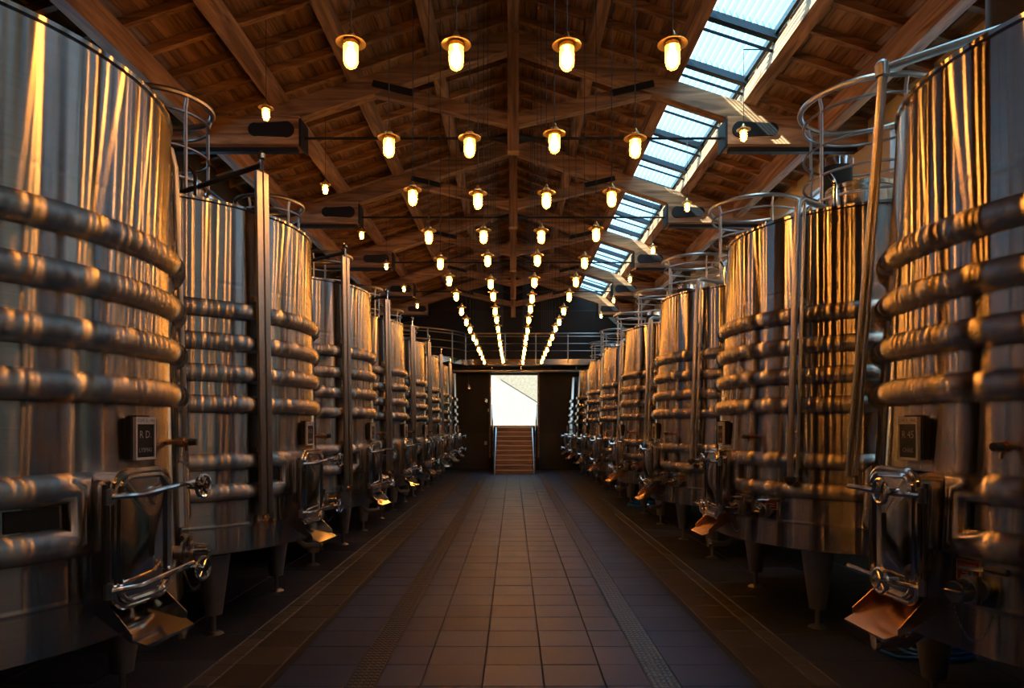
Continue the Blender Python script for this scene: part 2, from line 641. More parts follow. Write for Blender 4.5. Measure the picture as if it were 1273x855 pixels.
def corrugated(y0, y1):
    m = MB()
    n = 96
    lo = []
    for (y, ) in ((y0,), (y1,)):
        lp = []
        for i in range(n + 1):
            x = SKY0 - 0.10 + (SKY1 - SKY0 + 0.18) * i / n
            lp.append((x, y, 7.975 - SL * x + 0.032 * math.cos(2 * PI * x / 0.085)))
        lo.append(lp)
    m.loops(lo, closed=False)
    return m


y = Y0 + 0.1
i = 0
while y < Y1 - 0.3:
    corrugated(y, y + 1.20).build('corrugated_sheet', 'sheet', sk, 60).location = (0, 0, 0.004 * (i % 2))
    slope_box(SKY0 - 0.03, SKY1 + 0.03, y - 0.05, y + 0.05, 7.80, 7.90).build('glazing_bar', 'frame_grey', sk)
    slope_box(SKY0 - 0.03, SKY1 + 0.03, y + 0.09, y + 0.115, 7.70, 7.73).build('brace_rod', 'frame_grey', sk)
    y += 1.16
    i += 1
for X in (SKY0, SKY1):
    slope_box(X - 0.02, X + 0.02, Y0, Y1, 7.86, 7.935).build('skylight_kerb', 'frame_grey', sk)

# trusses -------------------------------------------------------------
truss = tag(link('roof_truss', None, None, (0, 0, 0)), 'timber roof truss with king post and black steel tie rod under the ridge', 'truss', 'roof trusses')
MB().hexa([(-.085, -.09, 5.76), (.085, -.09, 5.76), (.085, .09, 5.76), (-.085, .09, 5.76),
           (-.085, -.09, 7.50), (.085, -.09, 7.50), (.085, .09, 7.50), (-.085, .09, 7.50)]).build('king_post', 'wood_z', truss)
for s in (-1, 1):
    xa, xb = sorted((s * 0.085, s * 4.42))
    slope_box(xa, xb, -.10, .10, 7.27, 7.568).build('principal_rafter', 'wood_x', truss)
    p = [(.085, 6.15), (2.05, 6.60), (1.60, 6.70), (.085, 6.33)]
    MB().hexa([(s * x, -.07, z) for x, z in p] + [(s * x, .07, z) for x, z in p]).build('strut', 'wood_x', truss)
    q = [(1.47, 6.555), (2.08, 6.70), (2.06, 6.79), (1.45, 6.645)]
    MB().hexa([(s * x, -.125, z) for x, z in q] + [(s * x, -.101, z) for x, z in q]).build('slot_plate', 'black_metal', truss)
    xa, xb = sorted((s * 3.14, s * (XW - 0.005)))
    st = MB().box(xa, xb, -.17, .17, 5.83, 6.24).build('tie_stub', 'wood_x', truss)
    # bobbin shaped steel plate on the stub, strap round its end
    pl = MB()
    out = []
    for i in range(13):
        t = math.radians(70 + 220 * i / 12)
        out.append((3.32 + .115 * math.cos(t), 6.035 + .115 * math.sin(t)))
    for i in range(13):
        t = math.radians(-110 + 220 * i / 12)
        out.append((3.78 + .095 * math.cos(t), 6.035 + .095 * math.sin(t)))
    pl.loops([[(s * x, -.172, z) for x, z in out], [(s * x, -.20, z) for x, z in out]], cap0=True, cap1=True)
    pl.build('bobbin_plate', 'black_metal', truss)
    xa, xb = sorted((s * 3.105, s * 3.138))
    MB().box(xa, xb, -.18, .18, 5.80, 6.20).build('end_strap', 'black_metal', truss)
    MB().cyl((s * 3.10, 0, 5.98), (s * .30, 0, 5.98), .020, n=8).build('tie_rod', 'black_metal', truss)
    MB().tube([(s * .31, 0, 5.98), (s * .20, 0, 5.98), (s * .087, 0, 5.98)], [.022, .055, .085], 8).build('rod_socket', 'black_metal', truss)
    xa, xb = sorted((s * 3.2, s * 5.1))
    MB().box(xa, xb, -.05, .05, 5.765, 5.829).build('steel_flat', 'black_metal', truss)
register(truss)
for i, y in enumerate(TRUSS_Y):
    o = truss if i == 0 else copy_tree(truss)
    o.location = (0, y, 0)
    tag(o, 'timber roof truss with black steel tie rod, %s from the end wall' % ['', 'first', 'second', 'third', 'fourth', 'fifth', 'sixth', 'seventh'][7 - i])

# courtyard beyond the doorway ----------------------------------------
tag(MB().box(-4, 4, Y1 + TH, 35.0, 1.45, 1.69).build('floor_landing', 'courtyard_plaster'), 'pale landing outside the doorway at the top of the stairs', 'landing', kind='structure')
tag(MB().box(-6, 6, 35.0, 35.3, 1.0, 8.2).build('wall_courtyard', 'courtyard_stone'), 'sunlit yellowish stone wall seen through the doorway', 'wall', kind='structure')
pw = MB()
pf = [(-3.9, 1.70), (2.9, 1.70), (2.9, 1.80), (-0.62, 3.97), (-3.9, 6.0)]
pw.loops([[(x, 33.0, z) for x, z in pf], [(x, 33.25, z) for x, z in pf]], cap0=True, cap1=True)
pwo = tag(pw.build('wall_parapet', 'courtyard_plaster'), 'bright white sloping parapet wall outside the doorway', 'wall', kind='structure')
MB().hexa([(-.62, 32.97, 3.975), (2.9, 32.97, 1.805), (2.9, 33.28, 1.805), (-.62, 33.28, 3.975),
           (-.62, 32.97, 4.02), (2.9, 32.97, 1.85), (2.9, 33.28, 1.85), (-.62, 33.28, 4.02)]).build('coping_shadow_strip', 'dark_steel', pwo)  # thin dark strip painting in the shadow line along the parapet top
dr = tag(link('door_1', None), 'wooden doorway frame around the bright opening', 'door frame', kind='structure')
MB().box(OX0 - .07, OX0, Y1 - .05, Y1 + .05, OZ0 - 1.2, OZ1 + .07).build('jamb', 'wood_stair', dr)
MB().box(OX1, OX1 + .07, Y1 - .05, Y1 + .05, OZ0 - 1.2, OZ1 + .07).build('jamb', 'wood_stair', dr)
MB().box(OX0, OX1, Y1 - .05, Y1 + .05, OZ1, OZ1 + .07).build('lintel', 'wood_stair', dr)
MB().box(OX0, OX1, Y1 - .06, Y1 + .1, OZ0 - .01, OZ0 + .05).build('threshold', 'satin_steel', dr)

# stairs --------------------------------------------------------------
SX0, SX1 = -0.62, 0.70
stairs = tag(link('staircase', None, None, (0.04, 24.25, 0)), 'wooden staircase with steel handrails climbing to the bright doorway', 'staircase')
NR = 10
RH, RUN = 1.69 / NR, (Y1 - 24.25) / NR
x0, x1 = SX0 - 0.04, SX1 - 0.04
for k in range(NR):
    y = RUN * k
    MB().box(x0, x1, y + .01, y + RUN + .01 if k < NR - 1 else y + RUN - .01, max(RH * k, 0.013), RH * (k + 1) - .032).build('riser', 'wood_stair', stairs)
    MB().box(x0 - .01, x1 + .01, y - .012, y + RUN + .008 if k < NR - 1 else y + RUN - .01, RH * (k + 1) - .031, RH * (k + 1)).build('tread', 'wood_stair', stairs)
for k in range(NR):
    MB().box(x0 - .005, x1 + .005, RUN * k - .018, RUN * k - .012, RH * (k + 1) - .034, RH * (k + 1) + .001).build('nosing', 'board_white', stairs)
for x in (x0 - .04, x1 + .04):
    st = MB().hexa([(x - .02, -.02, .013), (x + .02, -.02, .013), (x + .02, RUN * NR - .02, 1.45), (x - .02, RUN * NR - .02, 1.45),
                    (x - .02, -.02, .22), (x + .02, -.02, .22), (x + .02, RUN * NR - .02, 1.72), (x - .02, RUN * NR - .02, 1.72)])
    st.build('stringer', 'satin_steel', stairs)
    sx = -1 if x < 0 else 1
    xo = x + sx * .045
    for h, r in ((.95, .022), (.72, .012), (.5, .012), (.3, .012)):
        MB().cyl((xo, 0, h + .1), (xo + sx * 0.12, RUN * NR - .08, h + 1.60), r, n=8).build('handrail' if h > .9 else 'guard_wire', 'polished_steel', stairs)
    for k in range(4):
        y = .04 + (RUN * NR - .16) * k / 3
        xx = xo + sx * .12 * k / 3
        MB().cyl((xx, y, .12 + 1.5 * k / 3), (xx, y, 1.05 + 1.5 * k / 3), .018, n=8).build('rail_post', 'polished_steel', stairs)

# mezzanine at the end ------------------------------------------------
mz = tag(link('mezzanine', None, None, (0, 0, 0)), 'steel walkway with tubular railing across the end wall', 'walkway')
CX, CY, CR = -4.5, Y1, 2.85
edge = []
for i in range(25):
    t = math.radians(-90 + 75 * i / 24)
    edge.append((CX + CR * math.cos(t), CY + CR * math.sin(t)))
edge = [(-XW + .01, CY - CR + .08)] + edge + [(-1.55, 25.62), (4.7, 25.62), (XW - .01, 25.62)]
poly = edge + [(XW - .01, Y1 - .005), (-XW + .01, Y1 - .005)]
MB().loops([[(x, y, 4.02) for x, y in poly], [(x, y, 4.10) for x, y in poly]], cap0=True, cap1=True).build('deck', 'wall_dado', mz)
fa = MB()
inn = [(x, y) for x, y in edge]
fa.loops([[(x, y - .012, 4.021) for x, y in inn], [(x, y - .012, 4.24) for x, y in inn], [(x, y + .012, 4.24) for x, y in inn], [(x, y + .012, 4.021) for x, y in inn], [(x, y - .012, 4.021) for x, y in inn]], closed=False)
fa.build('fascia', 'polished_steel', mz)
for z, r in ((5.20, .028), (5.09, .018), (4.82, .014), (4.55, .014)):
    MB().tube([(x, y, z) for x, y in edge], r, 8).build('rail', 'satin_steel', mz)
for (x, y) in [edge[4], edge[11], edge[18], edge[24]] + [(k, 25.62) for k in (-0.3, .85, 2.05, 3.3, 4.5)]:
    MB().cyl((x, y, 4.10), (x, y, 5.2), .022, n=8).build('rail_post', 'satin_steel', mz)
pipe = tag(MB().cyl((-2.3, 25.95, 3.82), (2.6, 25.95, 3.82), .055, n=16).build('steel_pipe', 'satin_steel'), 'polished pipe slung under the walkway above the doorway', 'pipe')
for x in (-1.9, -.8, .3, 1.4, 2.4):
    MB().cyl((x, 25.95, 3.87), (x, 25.95, 4.02), .012, n=6).build('hanger', 'polished_steel', pipe)

# ------------------------------------------------------------------ the vats
VZ0, VZ1 = 0.70, 3.45


def build_vat(s, Rb, Rt, cfg):
    root = link('wine_vat', None)
    R = lambda z: Rb + (Rt - Rb) * (z - VZ0) / (VZ1 - VZ0)
    rad = math.radians

    def P(r, a, z):
        return (s * r * math.cos(a), -r * math.sin(a), z)

    def frame(adeg, z0, r0=None):
        a = rad(adeg)
        r0 = R(z0) if r0 is None else r0
        n = (s * math.cos(a), -math.sin(a))
        t = (-s * math.sin(a), -math.cos(a))
        return lambda u, v, w: (n[0] * (r0 + w) + t[0] * u, n[1] * (r0 + w) + t[1] * u, z0 + v)

    # shell
    MB().lathe([(0.05, VZ0 - .07), (Rb - .25, VZ0 - .03), (Rb - .012, VZ0 - .006), (Rb, VZ0), (R(.72), .72), (R(.888), .888), (R(.9), .9), (R(.905) + .0022, .906), (R(.915) + .0022, .914),
                (R(.92), .92), (R(.932), .932), (R(2.775), 2.775), (R(2.79), 2.79), (R(2.80) - .0012, 2.80), (R(2.81) - .0012, 2.81), (R(2.82), 2.82), (R(2.835), 2.835), (R(3.35), 3.35), (Rt, VZ1 - .03),
                (Rt + .012, VZ1 - .02), (Rt + .012, VZ1), (Rt - .01, VZ1 + .004), (Rt * .5, VZ1 + .09), (.3, VZ1 + .14)], 96).build('vat_body', 'brushed_steel', root, 25)
    # four cooling coils
    for z in (2.60, 2.345, 2.10, 1.86):
        pr = [(R(z - .073) - .004, z - .073)]
        for i in range(9):
            t = -PI / 2 + PI * i / 8
            pr.append((R(z) + .004 + .057 * math.cos(t), z + .069 * math.sin(t)))
        pr.append((R(z + .073) - .004, z + .073))
        m = MB()
        n = 96
        m.loops([[(r * math.cos(2 * PI * k / n), r * math.sin(2 * PI * k / n), zz) for k in range(n)] for r, zz in pr])
        m.build('cooling_coil', 'coil_steel', root, 40)
    # mitred lower coil loop
    a0, a1 = rad(cfg['loop0']), rad(cfg['loop1'])
    zt, zb = 1.41, 1.17
    lps = []
    N = 72
    for i in range(9):
        t = -PI / 2 + PI * i / 8
        c = .068 * math.sin(t)
        h = .056 * math.cos(t) - .003
        lp = []
        aa, ab = a0 - c / R(1.26), a1 + c / R(1.26)
        for k in range(N + 1):
            z = zt + c
            lp.append(P(R(z) + h, aa + (ab - aa) * k / N, z))
        for k in range(N + 1):
            z = zb - c
            lp.append(P(R(z) + h, ab + (aa - ab) * k / N, z))
        lps.append(lp)
    MB().loops(lps).build('coil_loop', 'coil_steel', root, 40)
    if cfg['plate']:
        pa, pb = rad(cfg['loop0'] + 3.6), rad(cfg['loop0'] + 13.0)
        m = MB()
        lo = []
        for z, w in ((1.245, -.01), (1.245, .006), (1.335, .006), (1.335, -.01)):
            lo.append([P(R(z) + w, pa + (pb - pa) * k / 6, z) for k in range(7)])
        m.loops(lo, closed=False)
        m.build('inspection_plate', 'black_plate', root)

    # manhole door
    F = frame(cfg['door'], 1.165)
    rr = lambda k: rrect(.185 * k, .31 * k if k > .9 else .31 - .185 * (1 - k), .085 * k)
    door = MB()
    door.loops([[F(u, v, w) for u, v in rr(k)] for k, w in ((1, -.06), (1, .092), (.90, .092), (.90, -.02))])
    dr_ = door.build('manhole_collar', 'polished_steel', root)
    leaf = MB()
    lo = [[F(u, v, w) for u, v in rr(k)] for k, w in ((.89, .05), (.89, .10), (.83, .108))]
    ridge = []
    for u, v in rr(.83):
        ridge.append(F(0.02 * (1 if u > 0 else -1), max(-.10, min(.10, v)), .150))
    lo.append(ridge)
    leaf.loops(lo, cap1=True)
    lf = leaf.build('manhole_door', 'polished_steel', root, 12)
    for k, w in ((1.0, .10), (.87, .112)):
        MB().tube([F(u, v, w) for u, v in rr(k)], .016, 8, closed=True).build('door_rim', 'polished_steel', lf)
    e = cfg['wheel']          # where the hand wheels sit along the bars
    for v in (.205, -.215):
        b = MB().tube([F(-.29, v + .03 * (1 if s > 0 else 0), .165), F(.10, v, .175), F(.225, v, .12)], .013, 8)
        b.build('clamp_bar', 'polished_steel', lf)
        MB().cyl(F(.225, v - .035, .105), F(.225, v + .035, .105), .022, n=10).build('clamp_hinge', 'satin_steel', lf)
        hw = MB()
        c0 = F(e, v + .01, .205)
        ax = Vector(F(e, v, 1)) - Vector(F(e, v, 0))
        pts = []
        for i in range(18):
            t = 2 * PI * i / 18
            pts.append(F(e + .056 * math.cos(t), v + .01 + .056 * math.sin(t), .235))
        hw.tube(pts, .010, 6, closed=True)
        hw.cyl(F(e, v + .01, .15), F(e, v + .01, .25), .017, n=10)
        for i in range(3):
            t = PI * i / 3
            hw.cyl(F(e + .056 * math.cos(t), v + .01 + .056 * math.sin(t), .235), F(e - .056 * math.cos(t), v + .01 - .056 * math.sin(t), .235), .007, n=6)
        hw.build('hand_wheel', 'polished_steel', lf)
    MB().cyl(F(.235, -.26, .10), F(.235, .26, .10), .012, n=8).build('hinge_rod', 'dark_steel', dr_)
    # chute under the door
    ch = MB()
    ch.loops([[F(-.165, -.315, -.01), F(-.185, -.44, .20), F(-.17, -.462, .255), F(.17, -.462, .255), F(.185, -.44, .20), F(.165, -.315, -.01)],
              [F(-.165, -.327, -.01), F(-.185, -.452, .20), F(-.17, -.474, .255), F(.17, -.474, .255), F(.185, -.452, .20), F(.165, -.327, -.01)]], cap0=True, cap1=True)
    for q in (-1, 1):
        ch.hexa([F(q * .165, -.33, -.02), F(q * .187, -.45, .20), F(q * .187, -.41, .20), F(q * .165, -.20, -.02),
                 F(q * .172, -.33, -.02), F(q * .194, -.45, .20), F(q * .194, -.41, .20), F(q * .172, -.20, -.02)])
    ch.build('drip_chute', 'copper' if s < 0 else 'polished_steel', root)  # coppery colour on the right row stands in for warm reflections on steel

    # chalkboard
    F = frame(cfg['board'], 1.625)
    q = -s
    bd = MB().fbox(F, -.07, .07, -.095, .095, .030, .040).build('chalkboard', 'board_black', root)
    fm = MB()
    fm.fbox(F, -.078, .078, .070, .105, .028, .046).fbox(F, -.078, .078, -.105, -.093, .028, .046)
    fm.fbox(F, -.078, -.068, -.093, .070, .028, .046).fbox(F, .068, .078, -.093, .070, .028, .046)
    fm.build('board_frame', 'board_white', bd)
    MB().fbox(F, -.05, .05, .05, .115, -.02, .028).fbox(F, .085, .10, -.10, .10, -.02, .03).build('board_bracket', 'black_plate', root)
    FT = lambda u, v, w: F(q * u, v, w)
    text_mesh(cfg['head'], .024, lambda u, v, w: FT(u, v + .088, w + .0465), 'ink', 'board_heading', bd)
    text_mesh(cfg['t1'], .052, lambda u, v, w: FT(u, v + .018, w + .0405), 'chalk', 'chalk_writing', bd)
    text_mesh(cfg['t2'], .030, lambda u, v, w: FT(u, v - .058, w + .0405), 'chalk', 'chalk_writing', bd)

    # sampling tap
    F = frame(cfg['tap'], 1.60)
    tp = MB().cyl(F(0, 0, -.01), F(0, 0, .11), .016, n=10).cyl(F(0, 0, .06), F(0, 0, .085), .028, n=10).cyl(F(0, 0, .09), F(0, -.05, .10), .010, n=8)
    t_ = tp.build('sampling_tap', 'copper', root)
    MB().cyl(F(0, 0, .11), F(0, 0, .15), .022, .018, n=10).build('tap_knob', 'black_rubber', t_)

    # outlet valves
    for a_, chain in cfg['valves']:
        F = frame(a_, .985)
        vv = MB()
        vv.cyl(F(0, 0, -.01), F(0, 0, .10), .036, n=14).cyl(F(0, 0, .03), F(0, 0, .045), .055, n=14).cyl(F(0, 0, .085), F(0, 0, .10), .055, n=14)
        vv.fbox(F, -.035, .035, -.06, .06, .048, .058).fbox(F, -.035, .035, -.06, .06, .072, .082)
        v_ = vv.build('outlet_valve', 'satin_steel', root)
        cap = MB().cyl(F(0, 0, .10), F(0, 0, .165), .050, .046, n=16).cyl(F(0, 0, .165), F(0, 0, .172), .042, n=16).cyl(F(-.035, 0, .175), F(.035, 0, .175), .008, n=6)
        cap.build('valve_cap', 'polished_steel', v_)
        lv = MB().cyl(F(0, .03, .065), F(0, .085, .065), .012, n=8).tube([F(-.05, .085, .065), F(.03, .092, .065), F(.06, .10, .065)], [.012, .011, .010], 8)
        lv.build('lever', 'polished_steel', v_)
        MB().tube([F(.06, .10, .065), F(.10, .102, .065), F(.155, .10, .065)], [.012, .017, .015], 8).build('lever_grip', 'black_rubber', v_)
        if chain:
            c = MB()
            nl = 26
            for i in range(nl):
                t = i / (nl - 1)
                u = -.01 + .115 * t
                sag = -.155 * (1 - (2 * t - 1) ** 2) - .045
                w = .16 - .10 * t
                if i % 2:
                    c.fbox(F, u - .0035, u + .0035, sag - .007, sag + .007, w - .002, w + .002)
                else:
                    c.fbox(F, u - .002, u + .002, sag - .007, sag + .007, w - .0035, w + .0035)
            c.build('chain', 'polished_steel', v_)
    for a_, w_ in cfg['signs']:
        F = frame(a_, 1.045)
        FT = lambda u, v, w, F=F: F(q * u, v, w)
        sg = MB().fbox(F, -w_, w_, -.050, .050, -.01, .010).build('warning_sign', 'board_white', root)
        MB().fbox(F, -w_ + .005, w_ - .005, -.045, .045, .010, .0115).build('sign_face', 'sign_red', sg)
        text_mesh('ATTENTION', w_ * .36, lambda u, v, w: FT(u, v + .025, w + .0102), 'chalk', 'sign_lettering', sg)
        MB().fbox(F, -w_ * .5, w_ * .7, -.006, -.001, .0115, .0125).fbox(F, -w_ * .2, w_ * .7, -.024, -.020, .0115, .0125).build('sign_lettering', 'chalk', sg)
    # bottom drain with elbow
    a_ = rad(cfg['drain'])
    p = [P(Rb - .18, a_, .70), P(Rb - .18, a_, .60), P(Rb - .12, a_, .555), P(Rb + .02, a_, .555)]
    dn = MB().tube(p, .028, 10)
    dn.build('drain_elbow', 'satin_steel', root)
    MB().cyl(P(Rb + .02, a_, .555), P(Rb + .045, a_, .555), .045, n=14).build('drain_flange', 'polished_steel', root)

    # four tapered legs
    for k in range(4):
        a_ = rad(45 + 90 * k + cfg['legrot'])
        x, y, _ = P(1.03, a_, 0)
        lg = MB().cyl((x, y, VZ0 - .04), (x, y, .17), .130, .066, 20).build('leg', 'leg_steel', root)
        MB().cyl((x, y, .17), (x, y, .03), .020, n=10).cyl((x, y, .035), (x, y, .0125), .045, .078, 16).build('foot', 'satin_steel', lg)

    # top: neck, lid, stack, vent
    nk = MB().lathe([(.30, VZ1 + .08), (.30, VZ1 + .42), (.31, VZ1 + .43), (.31, VZ1 + .47), (.25, VZ1 + .48), (.05, VZ1 + .52)], 40).build('neck', 'brushed_steel', root)
    if cfg['stack']:
        sx, sy = 0.0, .48
        MB().lathe([(.15, VZ1 + .05), (.15, VZ1 + .86)], 28, (sx, sy, 0)).build('vent_stack', 'black_metal', root)
        MB().lathe([(.155, VZ1 + .84), (.155, VZ1 + .92), (.13, VZ1 + .92), (.13, VZ1 + .86)], 28, (sx, sy, 0)).build('stack_band', 'polished_steel', root)
    vx, vy, _ = P(.85, rad(50), 0)
    MB().tube([(vx, vy, VZ1 + .02), (vx, vy, VZ1 + .28), (vx - .02, vy, VZ1 + .33), (vx - .05, vy, VZ1 + .37)], .018, 8).build('vent_pipe', 'polished_steel', root)
    # guard rail cage
    cr, cx, cz = cfg['cage_r'], -s * cfg['cage_off'], cfg['cage_z']
    cg = MB().ring((cx, 0, cz), cr, .027, 44, 8).build('cage_hoop', 'satin_steel', root)
    for z, r2, r in ((cz - .14, cr, .014), (cz - .45, cr, .012), (cz - .72, cr, .012), (cz - .95, cr, .012)):
        MB().ring((cx, 0, z), r2 - .03, r, 40, 6).build('cage_hoop', 'satin_steel', root)
    for k in range(5):
        t = rad(cfg['cage_a'] + 72 * k)
        x, y = cx + (cr - .03) * math.cos(t) * s, -(cr - .03) * math.sin(t)
        zz = VZ1 + .09 if cr < .5 else VZ1 + .08
        MB().tube([(x, y, zz), (x, y, cz - .10), (cx + cr * math.cos(t) * s, -cr * math.sin(t), cz)], .016, 8).build('cage_post', 'satin_steel', root)
    if s < 0:
        MB().cyl((cx + .1, -.62, VZ1 + .02), (cx + .75, .62, cz - .1), .018, n=8).build('ladder_rail', 'satin_steel', root)
        MB().cyl((cx + .4, -.70, VZ1 + .02), (cx + 1.02, .40, cz - .1), .018, n=8).build('ladder_rail', 'satin_steel', root)

    # pump-over riser
    if cfg['post'] == 'channel':
        F = frame(33, 0, 0)
        rr_ = lambda z: R(max(VZ0, min(z, VZ1))) + .062
        m = MB()
        for u0, u1, d in ((-.055, -.012, .035), (.005, .055, .035), (-.055, .055, .008)):
            m.hexa([F(u0, .98, rr_(.98)), F(u1, .98, rr_(.98)), F(u1, .98, rr_(.98) + d), F(u0, .98, rr_(.98) + d),
                    F(u0, 3.74, rr_(3.74)), F(u1, 3.74, rr_(3.74)), F(u1, 3.74, rr_(3.74) + d), F(u0, 3.74, rr_(3.74) + d)])
        ps = m.build('riser_channel', 'satin_steel', root)
        MB().cyl(F(.0, 3.70, rr_(3.7) + .02), F(.0, 3.86, rr_(3.7) + .02), .014, n=8).lathe([(.01, 0), (.03, .015), (.03, .05), (.012, .075)], 10, F(0, 3.84, rr_(3.7) + .02)).build('riser_cap', 'polished_steel', ps)
        MB().cyl(F(0, 3.80, rr_(3.7) + .02), F(.12, 3.72, .35), .022, n=8).build('spray_arm', 'dark_steel', root)
        w = MB().cyl(F(0, .98, rr_(.98)), F(0, .90, rr_(.98) + .02), .022, n=8)
        w.cyl(F(-.06, .92, rr_(.98) + .04), F(.06, .94, rr_(.98) + .04), .010, n=6).cyl(F(0, .87, rr_(.98) + .04), F(0, .99, rr_(.98) + .04), .010, n=6)
        w.cyl(F(0, .93, rr_(.98)), F(0, .93, rr_(.98) + .07), .026, n=10)
        w.build('riser_valve', 'copper', ps)
        for z in (1.5, 2.72):
            MB().fbox(frame(33, z), -.02, .02, -.02, .02, -.01, .07).build('riser_bracket', 'satin_steel', root)
    else:
        F = frame(42, 0, 0)
        rr_ = lambda z: R(max(VZ0, min(z, VZ1))) + .095
        m = MB().tube([F(0, 1.28, rr_(1.28)), F(0, 3.40, rr_(3.40)), F(0, 3.52, rr_(3.45) - .02), F(0, 3.56, rr_(3.45) - .10), F(0, 3.60, .36)], .026, 12)
        m.cyl(F(.06, 1.30, rr_(1.28)), F(.06, 3.50, rr_(3.45)), .014, n=8)
        ps = m.build('riser_pipe', 'satin_steel', root)
        MB().lathe([(.02, .03), (.05, .02), (.05, -.01), (.02, -.045), (.005, -.05)], 12, F(0, 1.26, rr_(1.28))).build('riser_cap', 'dark_steel', ps)
        for z in (1.62, 2.72):
            MB().fbox(frame(42, z), -.015, .03, -.02, .02, -.01, .10).build('riser_bracket', 'satin_steel', root)
    return root


LEFT = dict(loop0=21, loop1=338, plate=True, door=10, wheel=-.27, board=5, head='CUVE D. 19HL', t1='R D.', t2='LYSMAS', tap=-9,
            valves=[(-13, True)], signs=[], drain=-12, legrot=0, stack=False, cage_r=.42, cage_off=.06, cage_z=4.60, cage_a=35, post='channel')
RIGHT = dict(loop0=14.5, loop1=338, plate=False, door=3, wheel=.11, board=2, head='CUVE R. 19HL', t1='R 45', t2='CHAIS', tap=25,
             valves=[(20, True), (32, False)], signs=[(17.5, .055), (33.0, .06)], drain=-8, legrot=0, stack=True, cage_r=.60, cage_off=.08, cage_z=4.70, cage_a=20, post='pipe')

ORD = ['', 'first', 'second', 'third', 'fourth', 'fifth', 'sixth', 'seventh', 'eighth']
protoL = build_vat(1, 1.315, 1.245, LEFT)
protoR = build_vat(-1, 1.345, 1.185, RIGHT)
register(None)
LX, LY, LD = -3.15, 3.50, 2.75
RX, RY, RD = 3.27, 3.40, 3.03
vats_L, vats_R = [protoL], [protoR]
for k in range(1, 8):
    vats_L.append(copy_tree(protoL))
    vats_R.append(copy_tree(protoR))
for k in range(8):
    a, b = vats_L[k], vats_R[k]
    a.location = (LX, LY + LD * k, 0)
    b.location = (RX, RY + RD * k, 0)
    n = ORD[8 - k]
    tag(a, 'brushed steel wine vat, %s from the stairs in the row facing the skylight' % n, 'vat', 'vats in the row facing the skylight')
    tag(b, 'brushed steel wine vat, %s from the stairs in the row below the skylight' % n, 'vat', 'vats in the row below the skylight')
# the vat nearest the gable wall on the left has only a thin pipe instead of the channel riser
for nm in list(KID[protoL.name]):
    if nm.split('.')[0] in ('riser_channel', 'spray_arm', 'riser_bracket'):
        for n2 in KID.get(nm, []):
            bpy.data.objects.remove(bpy.data.objects[n2])
        bpy.data.objects.remove(bpy.data.objects[nm])


def polar(s, r, adeg, z):
    a = math.radians(adeg)
    return (s * r * math.cos(a), -r * math.sin(a), z)


MB().tube([polar(1, 1.40, -44, 1.45), polar(1, 1.335, -44, 3.36), polar(1, 1.31, -44, 3.47), polar(1, 1.20, -44, 3.53), polar(1, .45, -44, 3.60)], .018, 10).build('riser_pipe', 'satin_steel', protoL)
rp = MB().tube([polar(-1, 1.44, -21, 1.40), polar(-1, 1.27, -21, 3.70)], .020, 10)
rp.tube([polar(-1, 1.40, -23, 1.40), polar(-1, 1.25, -23, 3.68)], .012, 8)
rp.tube([polar(-1, 1.27, -21, 3.70), polar(-1, .32, -10, 3.86)], .024, 10)
rp.build('riser_pipe', 'satin_steel', protoR)
for nm in list(KID[protoR.name]):
    if nm in ('vent_stack', 'stack_band'):
        bpy.data.objects.remove(bpy.data.objects[nm])
MB().lathe([(.19, VZ1 + .04), (.19, 5.05), (.17, 5.05), (.17, 4.9)], 28, (-.33, .52, 0)).build('vent_stack', 'black_metal', protoR)
MB().lathe([(.012, -.05), (.038, -.04), (.038, .03), (.02, .05)], 12, polar(-1, 1.27, -21, 3.70)).build('pipe_joint', 'satin_steel', protoR)

# ------------------------------------------------------------------ pendant lamps
lamp = link('pendant_lamp', None)
MB().lathe([(.030, .012), (.060, .006), (.093, -.010), (.094, -.014), (.060, -.002), (.040, .002)], 28).build('reflector', 'brass', lamp)
MB().lathe([(.034, .006), (.036, .03), (.020, .045), (.012, .07), (.004, .075)], 16).build('lamp_cap', 'brass', lamp)
MB().lathe([(.046, -.002), (.049, -.012), (.049, -.026), (.044, -.030)], 20).build('collar', 'brass', lamp)
MB().lathe([(.047, -.028), (.0475, -.115), (.044, -.140), (.034, -.160), (.018, -.172), (.002, -.176)], 20).build('glass_jar', 'jar_glass', lamp)
MB().lathe([(.002, -.162), (.020, -.154), (.033, -.130), (.034, -.100), (.028, -.070), (.018, -.048), (.014, -.03)], 10).build('bulb', 'bulb', lamp)
cable = MB().cyl((0, 0, 0), (0, 0, 1), .0045, n=6).build('cable', 'cable', lamp)
register(None)
rows = [(-1.025, 'outer row away from the skylight'), (-0.36, 'inner row away from the skylight'),
        (0.34, 'inner row towards the skylight'), (1.005, 'outer row towards the skylight')]
LZ = 4.10
first = True


def place_lamp(x, y, z, top, label, group):
    global first
    o = lamp if first else copy_tree(lamp)
    first = False
    o.location = (x, y, z)
    o.rotation_euler = (0, 0, random.uniform(0, 6.28))
    tag(o, label, 'lamp', group)
    for c in o.children:
        if c.name.startswith('cable'):
            c.location = (0, 0, .07)
            c.scale = (1, 1, top - z - .07)
    return o


def ordinal(n):
    return ['', 'first', 'second', 'third', 'fourth', 'fifth', 'sixth', 'seventh', 'eighth', 'ninth', 'tenth', 'eleventh', 'twelfth', 'thirteenth',
            'fourteenth', 'fifteenth', 'sixteenth', 'seventeenth', 'eighteenth', 'nineteenth'][n]


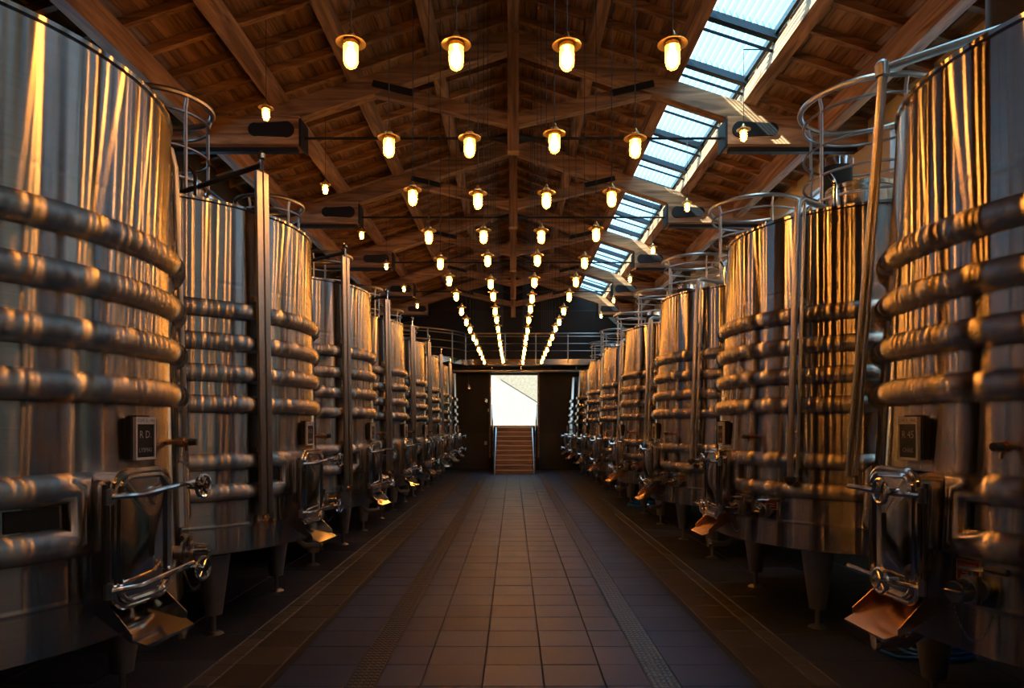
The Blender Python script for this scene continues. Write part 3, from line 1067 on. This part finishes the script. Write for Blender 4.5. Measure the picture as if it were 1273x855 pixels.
bpy.context.view_layer.update()
for x, lab in rows:
    for k in range(-3, 16):
        y = 4.32 + 1.325 * k
        place_lamp(x, y + random.uniform(-.02, .02), LZ + random.uniform(-.035, .02), 7.880 - SL * abs(x),
                   'jar lamp over the aisle, %s from the stairs, %s' % (ordinal(16 - k), lab), 'aisle lamps, ' + lab)
for k in range(0, 6):
    place_lamp(-3.12, 8.62 + 2.72 * k, 5.72, 7.880 - SL * 3.12, 'small high lamp above the vats facing the skylight, %s from the end wall' % ordinal(6 - k), 'lamps above the vats facing the skylight')
    o = place_lamp(3.12, 9.25 + 3.0 * k, 5.72, 6.80, 'small high lamp above the vats below the skylight, %s from the end wall' % ordinal(6 - k), 'lamps above the vats below the skylight')
    o.rotation_euler = (0, 0, 0)
    if k == 0:
        arm_me = MB().cyl((0, 0, 1.075), (.285, 0, 1.075), .010, n=6).mesh('lamp_arm', 'black_metal')
    link('lamp_arm', arm_me, o)


# ------------------------------------------------------------------ small things
def hose(name, cx, cy, R, turns, tail, label):
    pts = []
    n = 30 * turns
    for i in range(n + 1):
        t = 2 * PI * i / 30
        k = i / n
        r = R * (1 - .35 * k) + .02 * math.sin(t * 1.7)
        pts.append((cx + r * math.cos(t), cy + r * .8 * math.sin(t), .028 + .075 * k * abs(math.sin(t * .37)) + .012 * (i // 30)))
    pts = [Vector(p) for p in tail] + [Vector(p) for p in pts]
    h = MB().tube(pts, .014, 8).build(name, 'hose_blue')
    return tag(h, label, 'hose')


hose('coiled_hose', 3.12, 5.05, .27, 5, [(2.62, 5.0, .66), (2.60, 4.98, .35), (2.62, 4.95, .08), (2.75, 4.9, .03), (3.05, 4.86, .03)], 'blue hose coiled on the floor under the vat eighth from the stairs')
hose('coiled_hose', 2.72, 14.4, .34, 4, [(3.05, 14.0, .5), (3.0, 14.0, .2), (2.9, 14.05, .03)], 'blue hose coiled in a flat heap halfway to the stairs')

bx = tag(link('wall_lantern', None, None, (-1.08, Y1, 2.72)), 'small brass lantern on the end wall beside the doorway', 'lantern')
MB().box(-.10, .10, -.06, -.002, -.12, .16).build('back_plate', 'black_metal', bx)
MB().lathe([(.03, -.10), (.07, -.09), (.08, .02), (.06, .06), (.02, .08)], 16, (0, -.14, 0)).build('shade', 'copper', bx)
tag(MB().box(-.93 - .06, -.93 + .0, Y1 - .10, Y1 - .052, 2.28, 2.40).build('switch_box', 'frame_white'), 'small pale switch box on the doorway jamb', 'switch')
tag(MB().box(-1.12, -1.02, Y1 - .09, Y1 - .052, 1.0, 1.14).build('socket_box', 'satin_steel'), 'small steel socket box low on the end wall beside the stairs', 'socket')
hb = tag(link('hanging_bell', None, None, (-1.72, 26.25, 3.25)), 'small copper bell hanging under the walkway by the end wall', 'bell')
MB().cyl((0, 0, .1), (0, 0, .77), .008, n=6).build('bell_rod', 'dark_steel', hb)
MB().lathe([(.09, -.1), (.08, 0), (.05, .08), (.01, .11)], 16).build('bell_cup', 'copper', hb)
